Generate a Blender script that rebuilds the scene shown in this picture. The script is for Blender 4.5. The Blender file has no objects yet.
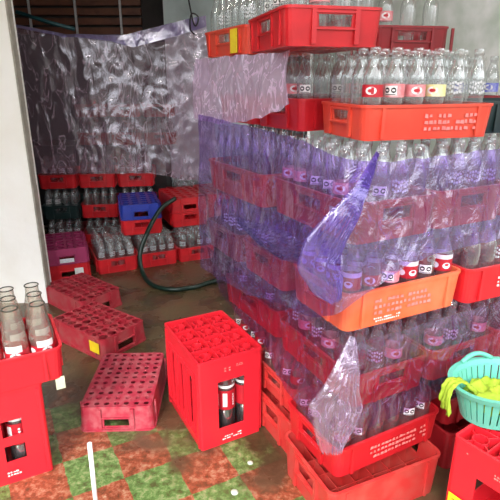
import bpy, bmesh, math, random
from mathutils import Vector, Matrix, noise
random.seed(7)
PI = math.pi
S = bpy.context.scene
C = S.collection
S.view_settings.view_transform = 'Standard'
S.view_settings.look = 'None'
S.view_settings.gamma = 1
S.view_settings.use_curve_mapping = False
S.view_settings.exposure = 0.22
S.cycles.transparent_max_bounces = 48
S.cycles.max_bounces = 8
R = math.radians

# ---------------------------------------------------------------- materials
def mat(name, col, rough=.4, dirt=None, dirt_amt=.4, dirt_scale=12, bump=0, bscale=40, metal=0, spec=.5, var=.12):
    m = bpy.data.materials.new(name); m.use_nodes = True
    nt = m.node_tree; N = nt.nodes; K = nt.links
    b = N['Principled BSDF']
    b.inputs['Roughness'].default_value = rough
    b.inputs['Metallic'].default_value = metal
    b.inputs['Specular IOR Level'].default_value = spec
    tc = N.new('ShaderNodeTexCoord')
    no = N.new('ShaderNodeTexNoise'); no.inputs['Scale'].default_value = dirt_scale; no.inputs['Detail'].default_value = 6
    K.new(tc.outputs['Object'], no.inputs['Vector'])
    r = N.new('ShaderNodeValToRGB')
    r.color_ramp.elements[0].position = .42; r.color_ramp.elements[1].position = .75
    r.color_ramp.elements[0].color = (0, 0, 0, 1); r.color_ramp.elements[1].color = (dirt_amt,)*3 + (1,)
    K.new(no.outputs['Fac'], r.inputs['Fac'])
    mx = N.new('ShaderNodeMix'); mx.data_type = 'RGBA'
    mx.inputs['A'].default_value = (*col, 1)
    d = dirt or tuple(c*(1-var*2) for c in col)
    mx.inputs['B'].default_value = (*d, 1)
    K.new(r.outputs['Color'], mx.inputs['Factor'])
    K.new(mx.outputs['Result'], b.inputs['Base Color'])
    if bump:
        n2 = N.new('ShaderNodeTexNoise'); n2.inputs['Scale'].default_value = bscale; n2.inputs['Detail'].default_value = 4
        K.new(tc.outputs['Object'], n2.inputs['Vector'])
        bp = N.new('ShaderNodeBump'); bp.inputs['Strength'].default_value = bump; bp.inputs['Distance'].default_value = .01
        K.new(n2.outputs['Fac'], bp.inputs['Height']); K.new(bp.outputs['Normal'], b.inputs['Normal'])
    return m

def glass_mat(name, tint, milk=.08, gloss=.9, rough=.06, milkcol=(.8, .82, .84)):
    m = bpy.data.materials.new(name); m.use_nodes = True
    nt = m.node_tree; N = nt.nodes; K = nt.links; N.clear()
    out = N.new('ShaderNodeOutputMaterial')
    tr = N.new('ShaderNodeBsdfTransparent'); tr.inputs['Color'].default_value = (*tint, 1)
    gl = N.new('ShaderNodeBsdfGlossy'); gl.inputs['Roughness'].default_value = rough; gl.inputs['Color'].default_value = (gloss,)*3 + (1,)
    df = N.new('ShaderNodeBsdfDiffuse'); df.inputs['Color'].default_value = (*milkcol, 1)
    lw = N.new('ShaderNodeLayerWeight'); lw.inputs['Blend'].default_value = .35
    mr = N.new('ShaderNodeMapRange'); mr.inputs['To Min'].default_value = .06; mr.inputs['To Max'].default_value = .75
    K.new(lw.outputs['Facing'], mr.inputs['Value'])
    m1 = N.new('ShaderNodeMixShader'); m1.inputs['Fac'].default_value = milk
    K.new(tr.outputs[0], m1.inputs[1]); K.new(df.outputs[0], m1.inputs[2])
    m2 = N.new('ShaderNodeMixShader')
    K.new(mr.outputs[0], m2.inputs['Fac']); K.new(m1.outputs[0], m2.inputs[1]); K.new(gl.outputs[0], m2.inputs[2])
    K.new(m2.outputs[0], out.inputs['Surface'])
    return m

def film_mat(name, tint, dcol, body=.22, sheen=.18, scale=9, crease=.5, rough=.12, ridge=.018, zs=.55, bump=1.0):
    """wrinkled thin plastic: clear film, creases that scatter, sharp sheen"""
    m = bpy.data.materials.new(name); m.use_nodes = True
    nt = m.node_tree; N = nt.nodes; K = nt.links; N.clear()
    out = N.new('ShaderNodeOutputMaterial')
    tc = N.new('ShaderNodeTexCoord')
    mp = N.new('ShaderNodeMapping'); mp.inputs['Scale'].default_value = (1, 1, zs)
    K.new(tc.outputs['Object'], mp.inputs['Vector'])
    n1 = N.new('ShaderNodeTexNoise'); n1.inputs['Scale'].default_value = scale; n1.inputs['Detail'].default_value = 6
    n1.inputs['Roughness'].default_value = .5; n1.inputs['Distortion'].default_value = 1.1
    K.new(mp.outputs[0], n1.inputs['Vector'])
    # ridge = 1 - |2n-1|*k
    a = N.new('ShaderNodeMath'); a.operation = 'SUBTRACT'; a.inputs[1].default_value = .5; K.new(n1.outputs['Fac'], a.inputs[0])
    b = N.new('ShaderNodeMath'); b.operation = 'ABSOLUTE'; K.new(a.outputs[0], b.inputs[0])
    rg = N.new('ShaderNodeMapRange'); rg.inputs['From Min'].default_value = 0; rg.inputs['From Max'].default_value = ridge
    rg.inputs['To Min'].default_value = 1; rg.inputs['To Max'].default_value = 0
    K.new(b.outputs[0], rg.inputs['Value'])
    bp = N.new('ShaderNodeBump'); bp.inputs['Strength'].default_value = bump; bp.inputs['Distance'].default_value = .02
    K.new(n1.outputs['Fac'], bp.inputs['Height'])
    tr = N.new('ShaderNodeBsdfTransparent'); tr.inputs['Color'].default_value = (*tint, 1)
    df = N.new('ShaderNodeBsdfDiffuse'); df.inputs['Color'].default_value = (*dcol, 1); K.new(bp.outputs[0], df.inputs['Normal'])
    tl = N.new('ShaderNodeBsdfTranslucent'); tl.inputs['Color'].default_value = (*dcol, 1); K.new(bp.outputs[0], tl.inputs['Normal'])
    dd = N.new('ShaderNodeMixShader'); dd.inputs['Fac'].default_value = .4; K.new(df.outputs[0], dd.inputs[1]); K.new(tl.outputs[0], dd.inputs[2])
    gl = N.new('ShaderNodeBsdfGlossy'); gl.inputs['Roughness'].default_value = rough; gl.inputs['Color'].default_value = (.95, .93, 1, 1)
    K.new(bp.outputs[0], gl.inputs['Normal'])
    f1 = N.new('ShaderNodeMath'); f1.operation = 'MULTIPLY_ADD'; f1.inputs[1].default_value = crease*.45; f1.inputs[2].default_value = body
    K.new(rg.outputs[0], f1.inputs[0])
    m1 = N.new('ShaderNodeMixShader'); K.new(f1.outputs[0], m1.inputs['Fac']); K.new(tr.outputs[0], m1.inputs[1]); K.new(dd.outputs[0], m1.inputs[2])
    m2 = N.new('ShaderNodeMixShader'); m2.inputs['Fac'].default_value = sheen
    K.new(m1.outputs[0], m2.inputs[1]); K.new(gl.outputs[0], m2.inputs[2])
    K.new(m2.outputs[0], out.inputs['Surface'])
    return m

CR = {  # crate plastics
 'red':      mat('red_plastic', (.64, .017, .024), .34, (.30, .008, .012), .5, 9),
 'bright':   mat('bright_red_plastic', (.74, .018, .032), .34, (.50, .015, .025), .5, 7),
 'orange':   mat('faded_orange_plastic', (.86, .13, .045), .4, (.80, .24, .12), .6, 9),
 'vermil':   mat('vermilion_plastic', (.74, .055, .028), .38, (.60, .11, .06), .6, 9),
 'faded':    mat('faded_red_plastic', (.58, .035, .032), .42, (.50, .11, .085), .7, 14),
 'dark':     mat('dark_red_plastic', (.33, .012, .018), .35, (.16, .01, .012), .6, 9),
 'magenta':  mat('magenta_plastic', (.36, .035, .12), .4, (.24, .02, .07), .5, 9),
 'worn':     mat('worn_crimson_plastic', (.42, .028, .055), .5, (.55, .24, .24), .5, 30),
 'wornred':  mat('dusty_red_plastic', (.38, .018, .034), .5, (.35, .12, .11), .6, 25),
 'blue':     mat('blue_plastic', (.02, .045, .36), .35, (.01, .02, .16), .5, 9),
 'black':    mat('black_green_plastic', (.012, .03, .03), .35, (.03, .05, .05), .5, 9),
}
M = {}
M['glass'] = glass_mat('clear_bottle_glass', (.93, .95, .945), .05)
M['glassb'] = glass_mat('wide_bottle_plastic', (.92, .91, .87), .10, milkcol=(.74, .70, .60))
M['white'] = mat('white_print', (.86, .84, .82), .5, (.6, .5, .5), .4, 30)
M['lred'] = mat('red_label_print', (.50, .012, .025), .45, (.3, .01, .02), .4, 30)
M['lpink'] = mat('pink_label_print', (.72, .22, .24), .5, (.85, .6, .6), .6, 60)
M['lyel'] = mat('yellow_label_print', (.82, .74, .32), .5, (.9, .88, .8), .6, 60)
M['lblue'] = mat('blue_label_print', (.16, .18, .62), .5, (.7, .7, .85), .6, 60)
M['lwhite'] = mat('frosted_white_print', (.74, .75, .78), .5, (.4, .42, .45), .6, 70)
M['black'] = mat('black_ink', (.01, .01, .012), .45)
M['cola'] = mat('dark_cola', (.012, .004, .004), .12)
M['yellow'] = mat('yellow_sticker', (.88, .68, .02), .5, (.75, .4, .02), .5, 25)
M['fade'] = mat('faded_pink_print', (.80, .26, .24), .5, (.82, .08, .07), .8, 40)
M['pale'] = mat('pale_sticker', (.70, .72, .52), .5, (.3, .3, .2), .5, 40)
M['paper'] = mat('wet_paper', (.55, .62, .52), .5, (.2, .3, .2), .5, 40)
M['mint'] = mat('mint_plastic', (.13, .50, .38), .4, (.09, .40, .31), .4, 9)
M['lime'] = mat('lime_cloth', (.36, .50, .03), .75, (.24, .38, .02), .6, 18, bump=.4, bscale=60)
M['hose'] = mat('dark_green_rubber', (.006, .022, .015), .3)
M['teal'] = mat('dark_teal_plastic', (.01, .06, .07), .4)
M['pvc'] = mat('white_pvc', (.88, .88, .87), .35)
M['rope'] = mat('black_cord', (.01, .01, .012), .6)
M['metal'] = mat('grey_lamp_metal', (.6, .6, .6), .4)
M['plaster'] = mat('white_plaster', (.93, .92, .88), .8, (.80, .76, .66), .5, 3.5, bump=.25, bscale=18)
M['edge'] = mat('rough_grey_cement', (.36, .33, .28), .85, (.20, .18, .15), .7, 14, bump=.8, bscale=30)
M['bluewall'] = mat('blue_grey_paint', (.55, .66, .66), .7, (.30, .38, .38), .7, 4, bump=.2, bscale=20)
M['greenwall'] = mat('stained_grey_green_wall', (.58, .66, .58), .75, (.97, .98, .98), 1.0, 4.2, bump=.3, bscale=20)
M['dim'] = mat('dark_block_wall', (.07, .065, .06), .85, (.03, .03, .03), .6, 6, bump=.4, bscale=20)
M['slat'] = mat('brown_slat', (.17, .065, .035), .6, (.05, .02, .015), .6, 12)
M['ceil'] = mat('ceiling_paint', (.34, .33, .31), .85, (.2, .2, .19), .5, 4)
M['purple'] = film_mat('gathered_purple_film', (.46, .30, .84), (.38, .23, .80), body=.22, sheen=.12, scale=11, crease=.6, rough=.12, bump=.7)
M['film'] = film_mat('purple_stretch_film', (.60, .38, .64), (.52, .34, .72), body=.04, sheen=.14, scale=14, crease=.8, rough=.09, ridge=.012)
M['filmv'] = film_mat('violet_stretch_film', (.52, .38, .78), (.44, .28, .82), body=.07, sheen=.14, scale=14, crease=.7, rough=.09, ridge=.012)
M['filmp'] = film_mat('pink_stretch_film', (.86, .68, .88), (.92, .72, .98), body=.5, sheen=.2, scale=18, crease=1.4, ridge=.03, rough=.12)
M['tail'] = film_mat('pale_gathered_film', (.84, .66, .86), (.82, .62, .90), body=.2, sheen=.2, scale=16, crease=1.2, ridge=.02, rough=.1)
M['curt'] = film_mat('clear_mauve_sheet', (.70, .52, .64), (.68, .50, .62), body=.16, sheen=.10, scale=9, crease=1.2, zs=.33, rough=.14, ridge=.016, bump=.7)
M['curth'] = film_mat('folded_mauve_hem', (.50, .42, .80), (.42, .36, .66), body=.5, sheen=.2, scale=9, crease=.5)

def emit(name, col, st):
    m = bpy.data.materials.new(name); m.use_nodes = True
    b = m.node_tree.nodes['Principled BSDF']
    b.inputs['Emission Color'].default_value = (*col, 1); b.inputs['Emission Strength'].default_value = st
    return m

# ---------------------------------------------------------------- helpers
def link(name, bm, m, parent=None, smooth=False, solid=None, off=-1):
    if smooth:
        for f in bm.faces: f.smooth = True
    me = bpy.data.meshes.new(name); bm.normal_update(); bm.to_mesh(me); bm.free()
    for x in (m if isinstance(m, (list, tuple)) else [m]): me.materials.append(x)
    o = bpy.data.objects.new(name, me); C.objects.link(o)
    if solid:
        md = o.modifiers.new('s', 'SOLIDIFY'); md.thickness = solid; md.offset = off
        dg = bpy.context.evaluated_depsgraph_get(); dg.update()
        nm = bpy.data.meshes.new_from_object(o.evaluated_get(dg))
        o.modifiers.clear(); o.data = nm; nm.name = name
    if parent: o.parent = parent
    return o
def empty(name, loc=(0, 0, 0), rz=0):
    o = bpy.data.objects.new(name, None); C.objects.link(o); o.location = loc; o.rotation_euler.z = rz
    o.empty_display_size = .05
    return o
def tag(o, label, cat, group=None, kind=None):
    o['label'] = label; o['category'] = cat
    if group: o['group'] = group
    if kind: o['kind'] = kind
    return o
def struct(o, label=None):
    o['kind'] = 'structure'
    if label: o['label'] = label
    return o
def copy_tree(o, parent=None):
    c = o.copy(); C.objects.link(c)
    if parent: c.parent = parent
    for ch in list(o.children): copy_tree(ch, c)
    return c
def box(bm, x0, x1, y0, y1, z0, z1, mi=0, mtx=None):
    v = [bm.verts.new((x, y, z)) for z in (z0, z1) for y in (y0, y1) for x in (x0, x1)]
    if mtx is not None:
        for q in v: q.co = mtx @ q.co
    for f in ((0, 2, 3, 1), (4, 5, 7, 6), (0, 1, 5, 4), (1, 3, 7, 5), (3, 2, 6, 7), (2, 0, 4, 6)):
        fc = bm.faces.new([v[i] for i in f]); fc.material_index = mi
def lathe(bm, prof, n=14, cx=0, cy=0, capb=True, capt=False, mi=0):
    rings = [[bm.verts.new((cx+r*math.cos(2*PI*k/n), cy+r*math.sin(2*PI*k/n), z)) for k in range(n)] for z, r in prof]
    for a, b in zip(rings, rings[1:]):
        for k in range(n):
            f = bm.faces.new((a[k], a[(k+1) % n], b[(k+1) % n], b[k])); f.smooth = True; f.material_index = mi
    if capb: bm.faces.new(rings[0][::-1]).material_index = mi
    if capt: bm.faces.new(rings[-1]).material_index = mi
def tube(bm, pts, r, n=10, flat=1.0):
    P = [Vector(p) for p in pts]; rings = []
    up = Vector((0, 0, 1))
    for i, p in enumerate(P):
        t = (P[min(i+1, len(P)-1)]-P[max(i-1, 0)]).normalized()
        s = t.cross(up)
        if s.length < .05: s = t.cross(Vector((0, 1, 0)))
        s.normalize(); w = s.cross(t)
        rr = r[i] if isinstance(r, (list, tuple)) else r
        rings.append([bm.verts.new(p+s*rr*math.cos(2*PI*k/n)+w*rr*flat*math.sin(2*PI*k/n)) for k in range(n)])
    for a, b in zip(rings, rings[1:]):
        for k in range(n): bm.faces.new((a[k], a[(k+1) % n], b[(k+1) % n], b[k])).smooth = True
    bm.faces.new(rings[0][::-1]); bm.faces.new(rings[-1])
def spline(pts, n=8):
    P = [Vector(p) for p in pts]; P = [P[0]*2-P[1]]+P+[P[-1]*2-P[-2]]; out = []
    for i in range(1, len(P)-2):
        for k in range(n):
            t = k/n; a, b, c, d = P[i-1:i+3]
            out.append(.5*((2*b)+(c-a)*t+(2*a-5*b+4*c-d)*t*t+(3*b-a-3*c+d)*t**3))
    out.append(P[-2]); return out

# ---------------------------------------------------------------- crates
CL, CW = .44, .295
def shell(bm, L, W, h, r, taper, wins, z0=0, flipz=False):
    """rounded rectangular wall of a crate, windows = (side, a0, a1, z0, z1)"""
    sides = [('y-', -1), ('x+', 1), ('y+', 1), ('x-', -1)]
    zs = sorted({z0, h} | {w[3] for w in wins} | {w[4] for w in wins})
    pts = []
    for sd, _ in sides:
        half = (L if sd[0] == 'y' else W)/2-r
        br = sorted({-half, half} | {w[1] for w in wins if w[0] == sd} | {w[2] for w in wins if w[0] == sd})
        if sd in ('y+', 'x-'): br = br[::-1]
        for k, a in enumerate(br):
            if sd == 'y-': p = (a, -W/2)
            if sd == 'x+': p = (L/2, a)
            if sd == 'y+': p = (a, W/2)
            if sd == 'x-': p = (-L/2, a)
            pts.append((p, sd if k < len(br)-1 else None))
        e = pts[-1][0]
        cx = (L/2-r)*(1 if sd in ('y-', 'x+') else -1); cy = (W/2-r)*(1 if sd in ('x+', 'y+') else -1)
        a0 = {'y-': -PI/2, 'x+': 0, 'y+': PI/2, 'x-': PI}[sd]
        for k in (1, 2, 3):
            a = a0+PI/2*k/4; pts.append(((cx+r*math.cos(a), cy+r*math.sin(a)), None))
    n = len(pts)
    def P(p, z):
        q = z/h if not flipz else 1-z/h
        s = taper*(1-q)
        return (p[0]-math.copysign(min(s, abs(p[0])), p[0]), p[1]-math.copysign(min(s, abs(p[1])), p[1]), z)
    rows = [[bm.verts.new(P(p, z)) for p, _ in pts] for z in zs]
    for zi in range(len(zs)-1):
        zm = (zs[zi]+zs[zi+1])/2
        for i in range(n):
            j = (i+1) % n; sd = pts[i][1]
            if sd:
                ax = 0 if sd[0] == 'y' else 1
                m = (pts[i][0][ax]+pts[j][0][ax])/2
                if any(w[0] == sd and w[1] < m < w[2] and w[3] < zm < w[4] for w in wins): continue
            bm.faces.new((rows[zi][i], rows[zi][j], rows[zi+1][j], rows[zi+1][i]))
def rim_bm(L, W, r, z, w, t):
    bm = bmesh.new()
    def ring(e, zz):
        out = []
        for cx, cy, a0 in ((1, -1, -PI/2), (1, 1, 0), (-1, 1, PI/2), (-1, -1, PI)):
            for k in range(5):
                a = a0+PI/2*k/4
                out.append(bm.verts.new((cx*(L/2-r)+(r+e)*math.cos(a), cy*(W/2-r)+(r+e)*math.sin(a), zz)))
        return out
    A = [ring(w, z), ring(w, z+t), ring(-.006, z+t), ring(-.006, z)]
    for a, b in zip(A, A[1:]+A[:1]):
        for k in range(20): bm.faces.new((a[k], a[(k+1) % 20], b[(k+1) % 20], b[k]))
    return bm
def floor_grid(bm, L, W, nx, ny, z, hole, t, small=.010):
    """plate with a round hole per bottle and a small one between; both faces"""
    px, py = L/nx, W/ny; c = small
    for zz, fl in ((z, 1), (z+t, 0)):
        for i in range(nx):
            for j in range(ny):
                x, y = -L/2+(i+.5)*px, -W/2+(j+.5)*py; a, b = px/2, py/2
                O = [(a-c, -b), (a, -b+c), (a, b-c), (a-c, b), (-a+c, b), (-a, b-c), (-a, -b+c), (-a+c, -b)]
                if i == nx-1: O[1] = O[1]; 
                ov = [bm.verts.new((x+p, y+q, zz)) for p, q in O]
                iv = [bm.verts.new((x+hole*math.cos(R(-67.5+45*k)), y+hole*math.sin(R(-67.5+45*k)), zz)) for k in range(8)]
                for k in range(8):
                    f = [ov[k], ov[(k+1) % 8], iv[(k+1) % 8], iv[k]]
                    bm.faces.new(f if not fl else f[::-1])
    # hole walls
    for i in range(nx):
        for j in range(ny):
            x, y = -L/2+(i+.5)*px, -W/2+(j+.5)*py
            lo = [bm.verts.new((x+hole*math.cos(R(-67.5+45*k)), y+hole*math.sin(R(-67.5+45*k)), z)) for k in range(8)]
            hi = [bm.verts.new((v.co.x, v.co.y, z+t)) for v in lo]
            for k in range(8): bm.faces.new((lo[k], lo[(k+1) % 8], hi[(k+1) % 8], hi[k]))
def lattice(bm, L, W, nx, ny, z0, z1, t=.003):
    for i in range(1, nx):
        x = -L/2+L*i/nx; box(bm, x-t/2, x+t/2, -W/2, W/2, z0, z1)
    for j in range(1, ny):
        y = -W/2+W*j/ny; box(bm, -L/2, L/2, y-t/2, y+t/2, z0, z1)

_protos = {}
def low_crate(color, h=.115, inv=False, longh=False, hole=.0165, L=CL, W=CW, grid=(6, 4), bgrid=None):
    key = (color, h, inv, longh, hole, L, W, grid, bgrid)
    m = CR[color]
    if key not in _protos:
        root = empty('bottle_crate')
        f = (lambda z: h-z) if inv else (lambda z: z)
        wz = sorted((f(h*.50), f(h*.80)))
        wins = [(s, -.052, .052, *wz) for s in ('x+', 'x-')]
        if longh: wins += [(s, -.06, .06, *wz) for s in ('y+', 'y-')]
        bm = bmesh.new()
        shell(bm, L, W, h-.002, .026, .007, wins, z0=0.0, flipz=inv)
        b = link('crate_body', bm, m, root, solid=.0045)
        # raised panel frames, ribs beside the handles, foot line
        bm = bmesh.new(); bm.from_mesh(b.data); e = .0035
        zt, zb = (h*.93, h*.06)
        for s in (1, -1):
            for y in (-.072, .058): box(bm, s*L/2-(.004 if s > 0 else e)-.001, s*L/2+(e if s > 0 else .004)-.001*0, y, y+.014, zb, zt)
            for zz in ((.42, .47), (.83, .88)):
                q = sorted((f(h*zz[0]), f(h*zz[1])))
                box(bm, s*L/2-.005, s*L/2+.004, -.072, .072, *q)
            xs = (-.165, .155) if not longh else (-.165, -.085, .075, .155)
            for x in xs: box(bm, x, x+.010, s*W/2-.004, s*W/2+.003, zb, zt)
            if longh:
                for zz in ((.42, .47), (.83, .88)):
                    q = sorted((f(h*zz[0]), f(h*zz[1]))); box(bm, -.085, .085, s*W/2-.004, s*W/2+.003, *q)
        bm.to_mesh(b.data); bm.free()
        link('rim', rim_bm(L, W, .028, f(h) if inv else h-.008, .004, .008), m, root)
        # perforated base
        bm = bmesh.new(); z = h-.005 if inv else .001
        floor_grid(bm, L-.022, W-.022, *(bgrid or grid), z, hole, .004, .003 if hole > .02 or bgrid else .0135)
        link('perforated_base', bm, m, root)
        bm = bmesh.new()
        z0, z1 = (h*.45, h-.0055) if inv else (.0055, h*.52)
        lattice(bm, L-.024, W-.024, *grid, z0, z1)
        link('divider_grid', bm, m, root)
        _protos[key] = root
        return root
    return copy_tree(_protos[key])

crates = []
def basis(az): return Vector((math.sin(R(az)), math.cos(R(az)), 0)), Vector((-math.cos(R(az)), math.sin(R(az)), 0))
def put(cr, corner, az, z, label, along='v', group=None, L=CL, W=CW, cat='crate'):
    u, v = basis(az)
    a, b = (L, W) if along == 'u' else (W, L)
    c = Vector((corner[0], corner[1], 0))+u*a/2+v*b/2
    cr.location = (c.x, c.y, z)
    cr.rotation_euler.z = R(90-az) if along == 'u' else R(90-az)+PI/2
    tag(cr, label, cat, group)
    return cr

# ---------------------------------------------------------------- bottles
BH = .2445
PROF = [(0, .024), (.004, .028), (.012, .029), (.10, .0285), (.158, .029), (.176, .0265), (.195, .0195), (.212, .0145), (.228, .0128), (.2285, .0150), (.2395, .0150), (.2445, .0135)]
def bottle_root(bm_hook=None):
    bm = bmesh.new(); lathe(bm, PROF, 14)
    return link('glass_bottle', bm, M['glass'])
def band(bm, z0, z1, r, a0=0, a1=2*PI, n=18, mi=0):
    vs = [[bm.verts.new((r*math.cos(a0+(a1-a0)*k/n), r*math.sin(a0+(a1-a0)*k/n), z)) for k in range(n+1)] for z in (z0, z1)]
    for k in range(n):
        f = bm.faces.new((vs[0][k], vs[0][k+1], vs[1][k+1], vs[1][k])); f.smooth = True; f.material_index = mi
def disc(bm, za, aa, rr, r, mi, n=10, sx=1.0):
    c = [bm.verts.new((r*math.cos(aa+sx*rr*math.cos(2*PI*k/n)/r), r*math.sin(aa+sx*rr*math.cos(2*PI*k/n)/r), za+rr*math.sin(2*PI*k/n))) for k in range(n)]
    bm.faces.new(c).material_index = mi
A0 = -PI/2
def b_plain():
    return bottle_root()
def b_red():      # dark red band, white shoulder stripe, white oval
    o = bottle_root(); bm = bmesh.new()
    band(bm, .112, .150, .0296, mi=0); band(bm, .150, .164, .0297, mi=1)
    disc(bm, .130, A0+.15, .010, .0305, 1, sx=1.3); disc(bm, .133, A0+.15, .004, .0308, 0, sx=1.7)
    for k in (-1, 1, 3): disc(bm, .130, A0+.15+k*1.7, .010, .0305, 1, sx=1.3)
    link('printed_label', bm, [M['lred'], M['white']], o); return o
def b_seal(band_m):      # white warning patch with two black octagons
    def f():
        o = bottle_root(); bm = bmesh.new()
        if band_m is not None: band(bm, .112, .148, .0296, mi=2)
        band(bm, .117, .143, .0302, A0-.62, A0+.62, 6, 0)
        for k in (-1, 1):
            disc(bm, .131, A0+k*.31, .0078, .0307, 1, 8); disc(bm, .131, A0+k*.31, .0030, .0311, 0, 6, 1.6)
        band(bm, .1185, .1205, .0307, A0-.5, A0+.5, 5, 1)
        link('warning_label', bm, [M['white'], M['black'], M[band_m or 'white']], o); return o
    return f
def b_band(mk):
    def f():
        o = bottle_root(); bm = bmesh.new()
        band(bm, .113, .146, .0296, mi=0)
        disc(bm, .130, A0, .011, .0303, 1, sx=1.5); disc(bm, .130, A0, .005, .0306, 2, sx=1.9)
        link('printed_label', bm, [M[mk], M['white'], M['lred'] if mk != 'lblue' else M['lblue']], o); return o
    return f
def b_script():      # frosted white lettering high on the body
    o = bottle_root(); bm = bmesh.new()
    for k, z in enumerate((.150, .138, .124)):
        for q in range(7):
            a = A0-.75+q*.25; zz = z+.0025*math.sin(q*2.1+k)
            band(bm, zz-.0035, zz+.0035, .0297, a, a+.17, 2, 0)
    link('printed_lettering', bm, M['lwhite'], o); return o
KINDS = {'plain': b_plain, 'red': b_red, 'seal': b_seal(None), 'sealred': b_seal('lpink'), 'pink': b_band('lpink'), 'redb': b_band('lred'),
         'yellow': b_band('lyel'), 'blue': b_band('lblue'), 'script': b_script}
LOOK = {'plain': 'clear plain bottle', 'red': 'dark red labelled bottle', 'seal': 'bottle with black warning seals',
        'sealred': 'pink banded warning seal bottle', 'pink': 'pink labelled bottle', 'redb': 'bright red labelled bottle',
        'yellow': 'yellow labelled bottle', 'blue': 'blue labelled bottle', 'script': 'white lettered bottle'}
_bp = {}
def bottle(kind):
    if kind not in _bp:
        _bp[kind] = KINDS[kind](); return _bp[kind]
    return copy_tree(_bp[kind])
ORD = ['first', 'second', 'third', 'fourth', 'fifth', 'sixth', 'seventh', 'eighth']
slots = []   # (priority, pos, kind, label, group)
def cells(cr):
    a = cr.rotation_euler.z; c, s = math.cos(a), math.sin(a); out = []
    px, py = (CL-.024)/6, (CW-.024)/4
    for i in range(6):
        for j in range(4):
            x, y = -(CL-.024)/2+(i+.5)*px, -(CW-.024)/2+(j+.5)*py
            out.append((Vector((cr.location.x+x*c-y*s, cr.location.y+x*s+y*c, cr.location.z+.0055)), i, j))
    return out

# camera numbers, used only to rank which bottles the photo shows
PIT = R(18.9); CH = 1.35
def proj(p):
    x, y, z = p[0], p[1], p[2]-CH
    d = y*math.cos(PIT)-z*math.sin(PIT); u = y*math.sin(PIT)+z*math.cos(PIT)
    return 250+500*x/d, 250-500*u/d, d

def fill(cr, where, kinds=None, rows=1, prio=0, back='plain', az=None, left_az=True, grp=None, right=True, sequence=None):
    """stand bottles in the outer rows of a crate: right = along the front edge, left = along the edge running away"""
    az = az if az is not None else 90-math.degrees(cr.rotation_euler.z)
    u, v = basis(az)
    cs = cells(cr)
    U = sorted({round(p.dot(u), 3) for p, _, _ in cs}); V = sorted({round(p.dot(v), 3) for p, _, _ in cs})
    def idx(L, x): return min(range(len(L)), key=lambda k: abs(L[k]-x))
    # collapse nearly equal
    def uniq(L):
        o = []
        for x in L:
            if not o or x-o[-1] > .02: o.append(x)
        return o
    U, V = uniq(U), uniq(V)
    for p, _, _ in cs:
        iu, iv = idx(U, p.dot(u)), idx(V, p.dot(v))
        d = min(iv if right else 99, iu if left_az else 99)
        px, py, dep = proj(p+Vector((0, 0, .2)))
        if px > 512 or d > rows+1: continue
        if d >= rows: slots.append((60+d*10+prio, p, back, None, None, False)); continue
        if iv == 0 and right:
            k = (sequence[iu % len(sequence)] if sequence else random.choice(kinds or ['plain']))
            if iu == 0 and left_az: lab = f"{LOOK[k]} at the near corner of {where}"
            else: lab = f"{LOOK[k]}, {ORD[iu]} from left, front row, {where}"
        elif d == iu:
            k = random.choice(kinds or ['plain'])
            lab = f"{LOOK[k]}, {ORD[iv]} back along left edge, {where}"
            if d > 0: lab = f"{LOOK[k]}, {ORD[d]} column, {ORD[iv]} back, {where}"
        else:
            k = back
            lab = f"{LOOK[k]}, {ORD[iu]} from left, {ORD[iv]} row, {where}"
        slots.append((d*10+prio, p, k, lab, grp or f"bottles in {where}", True))

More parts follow.
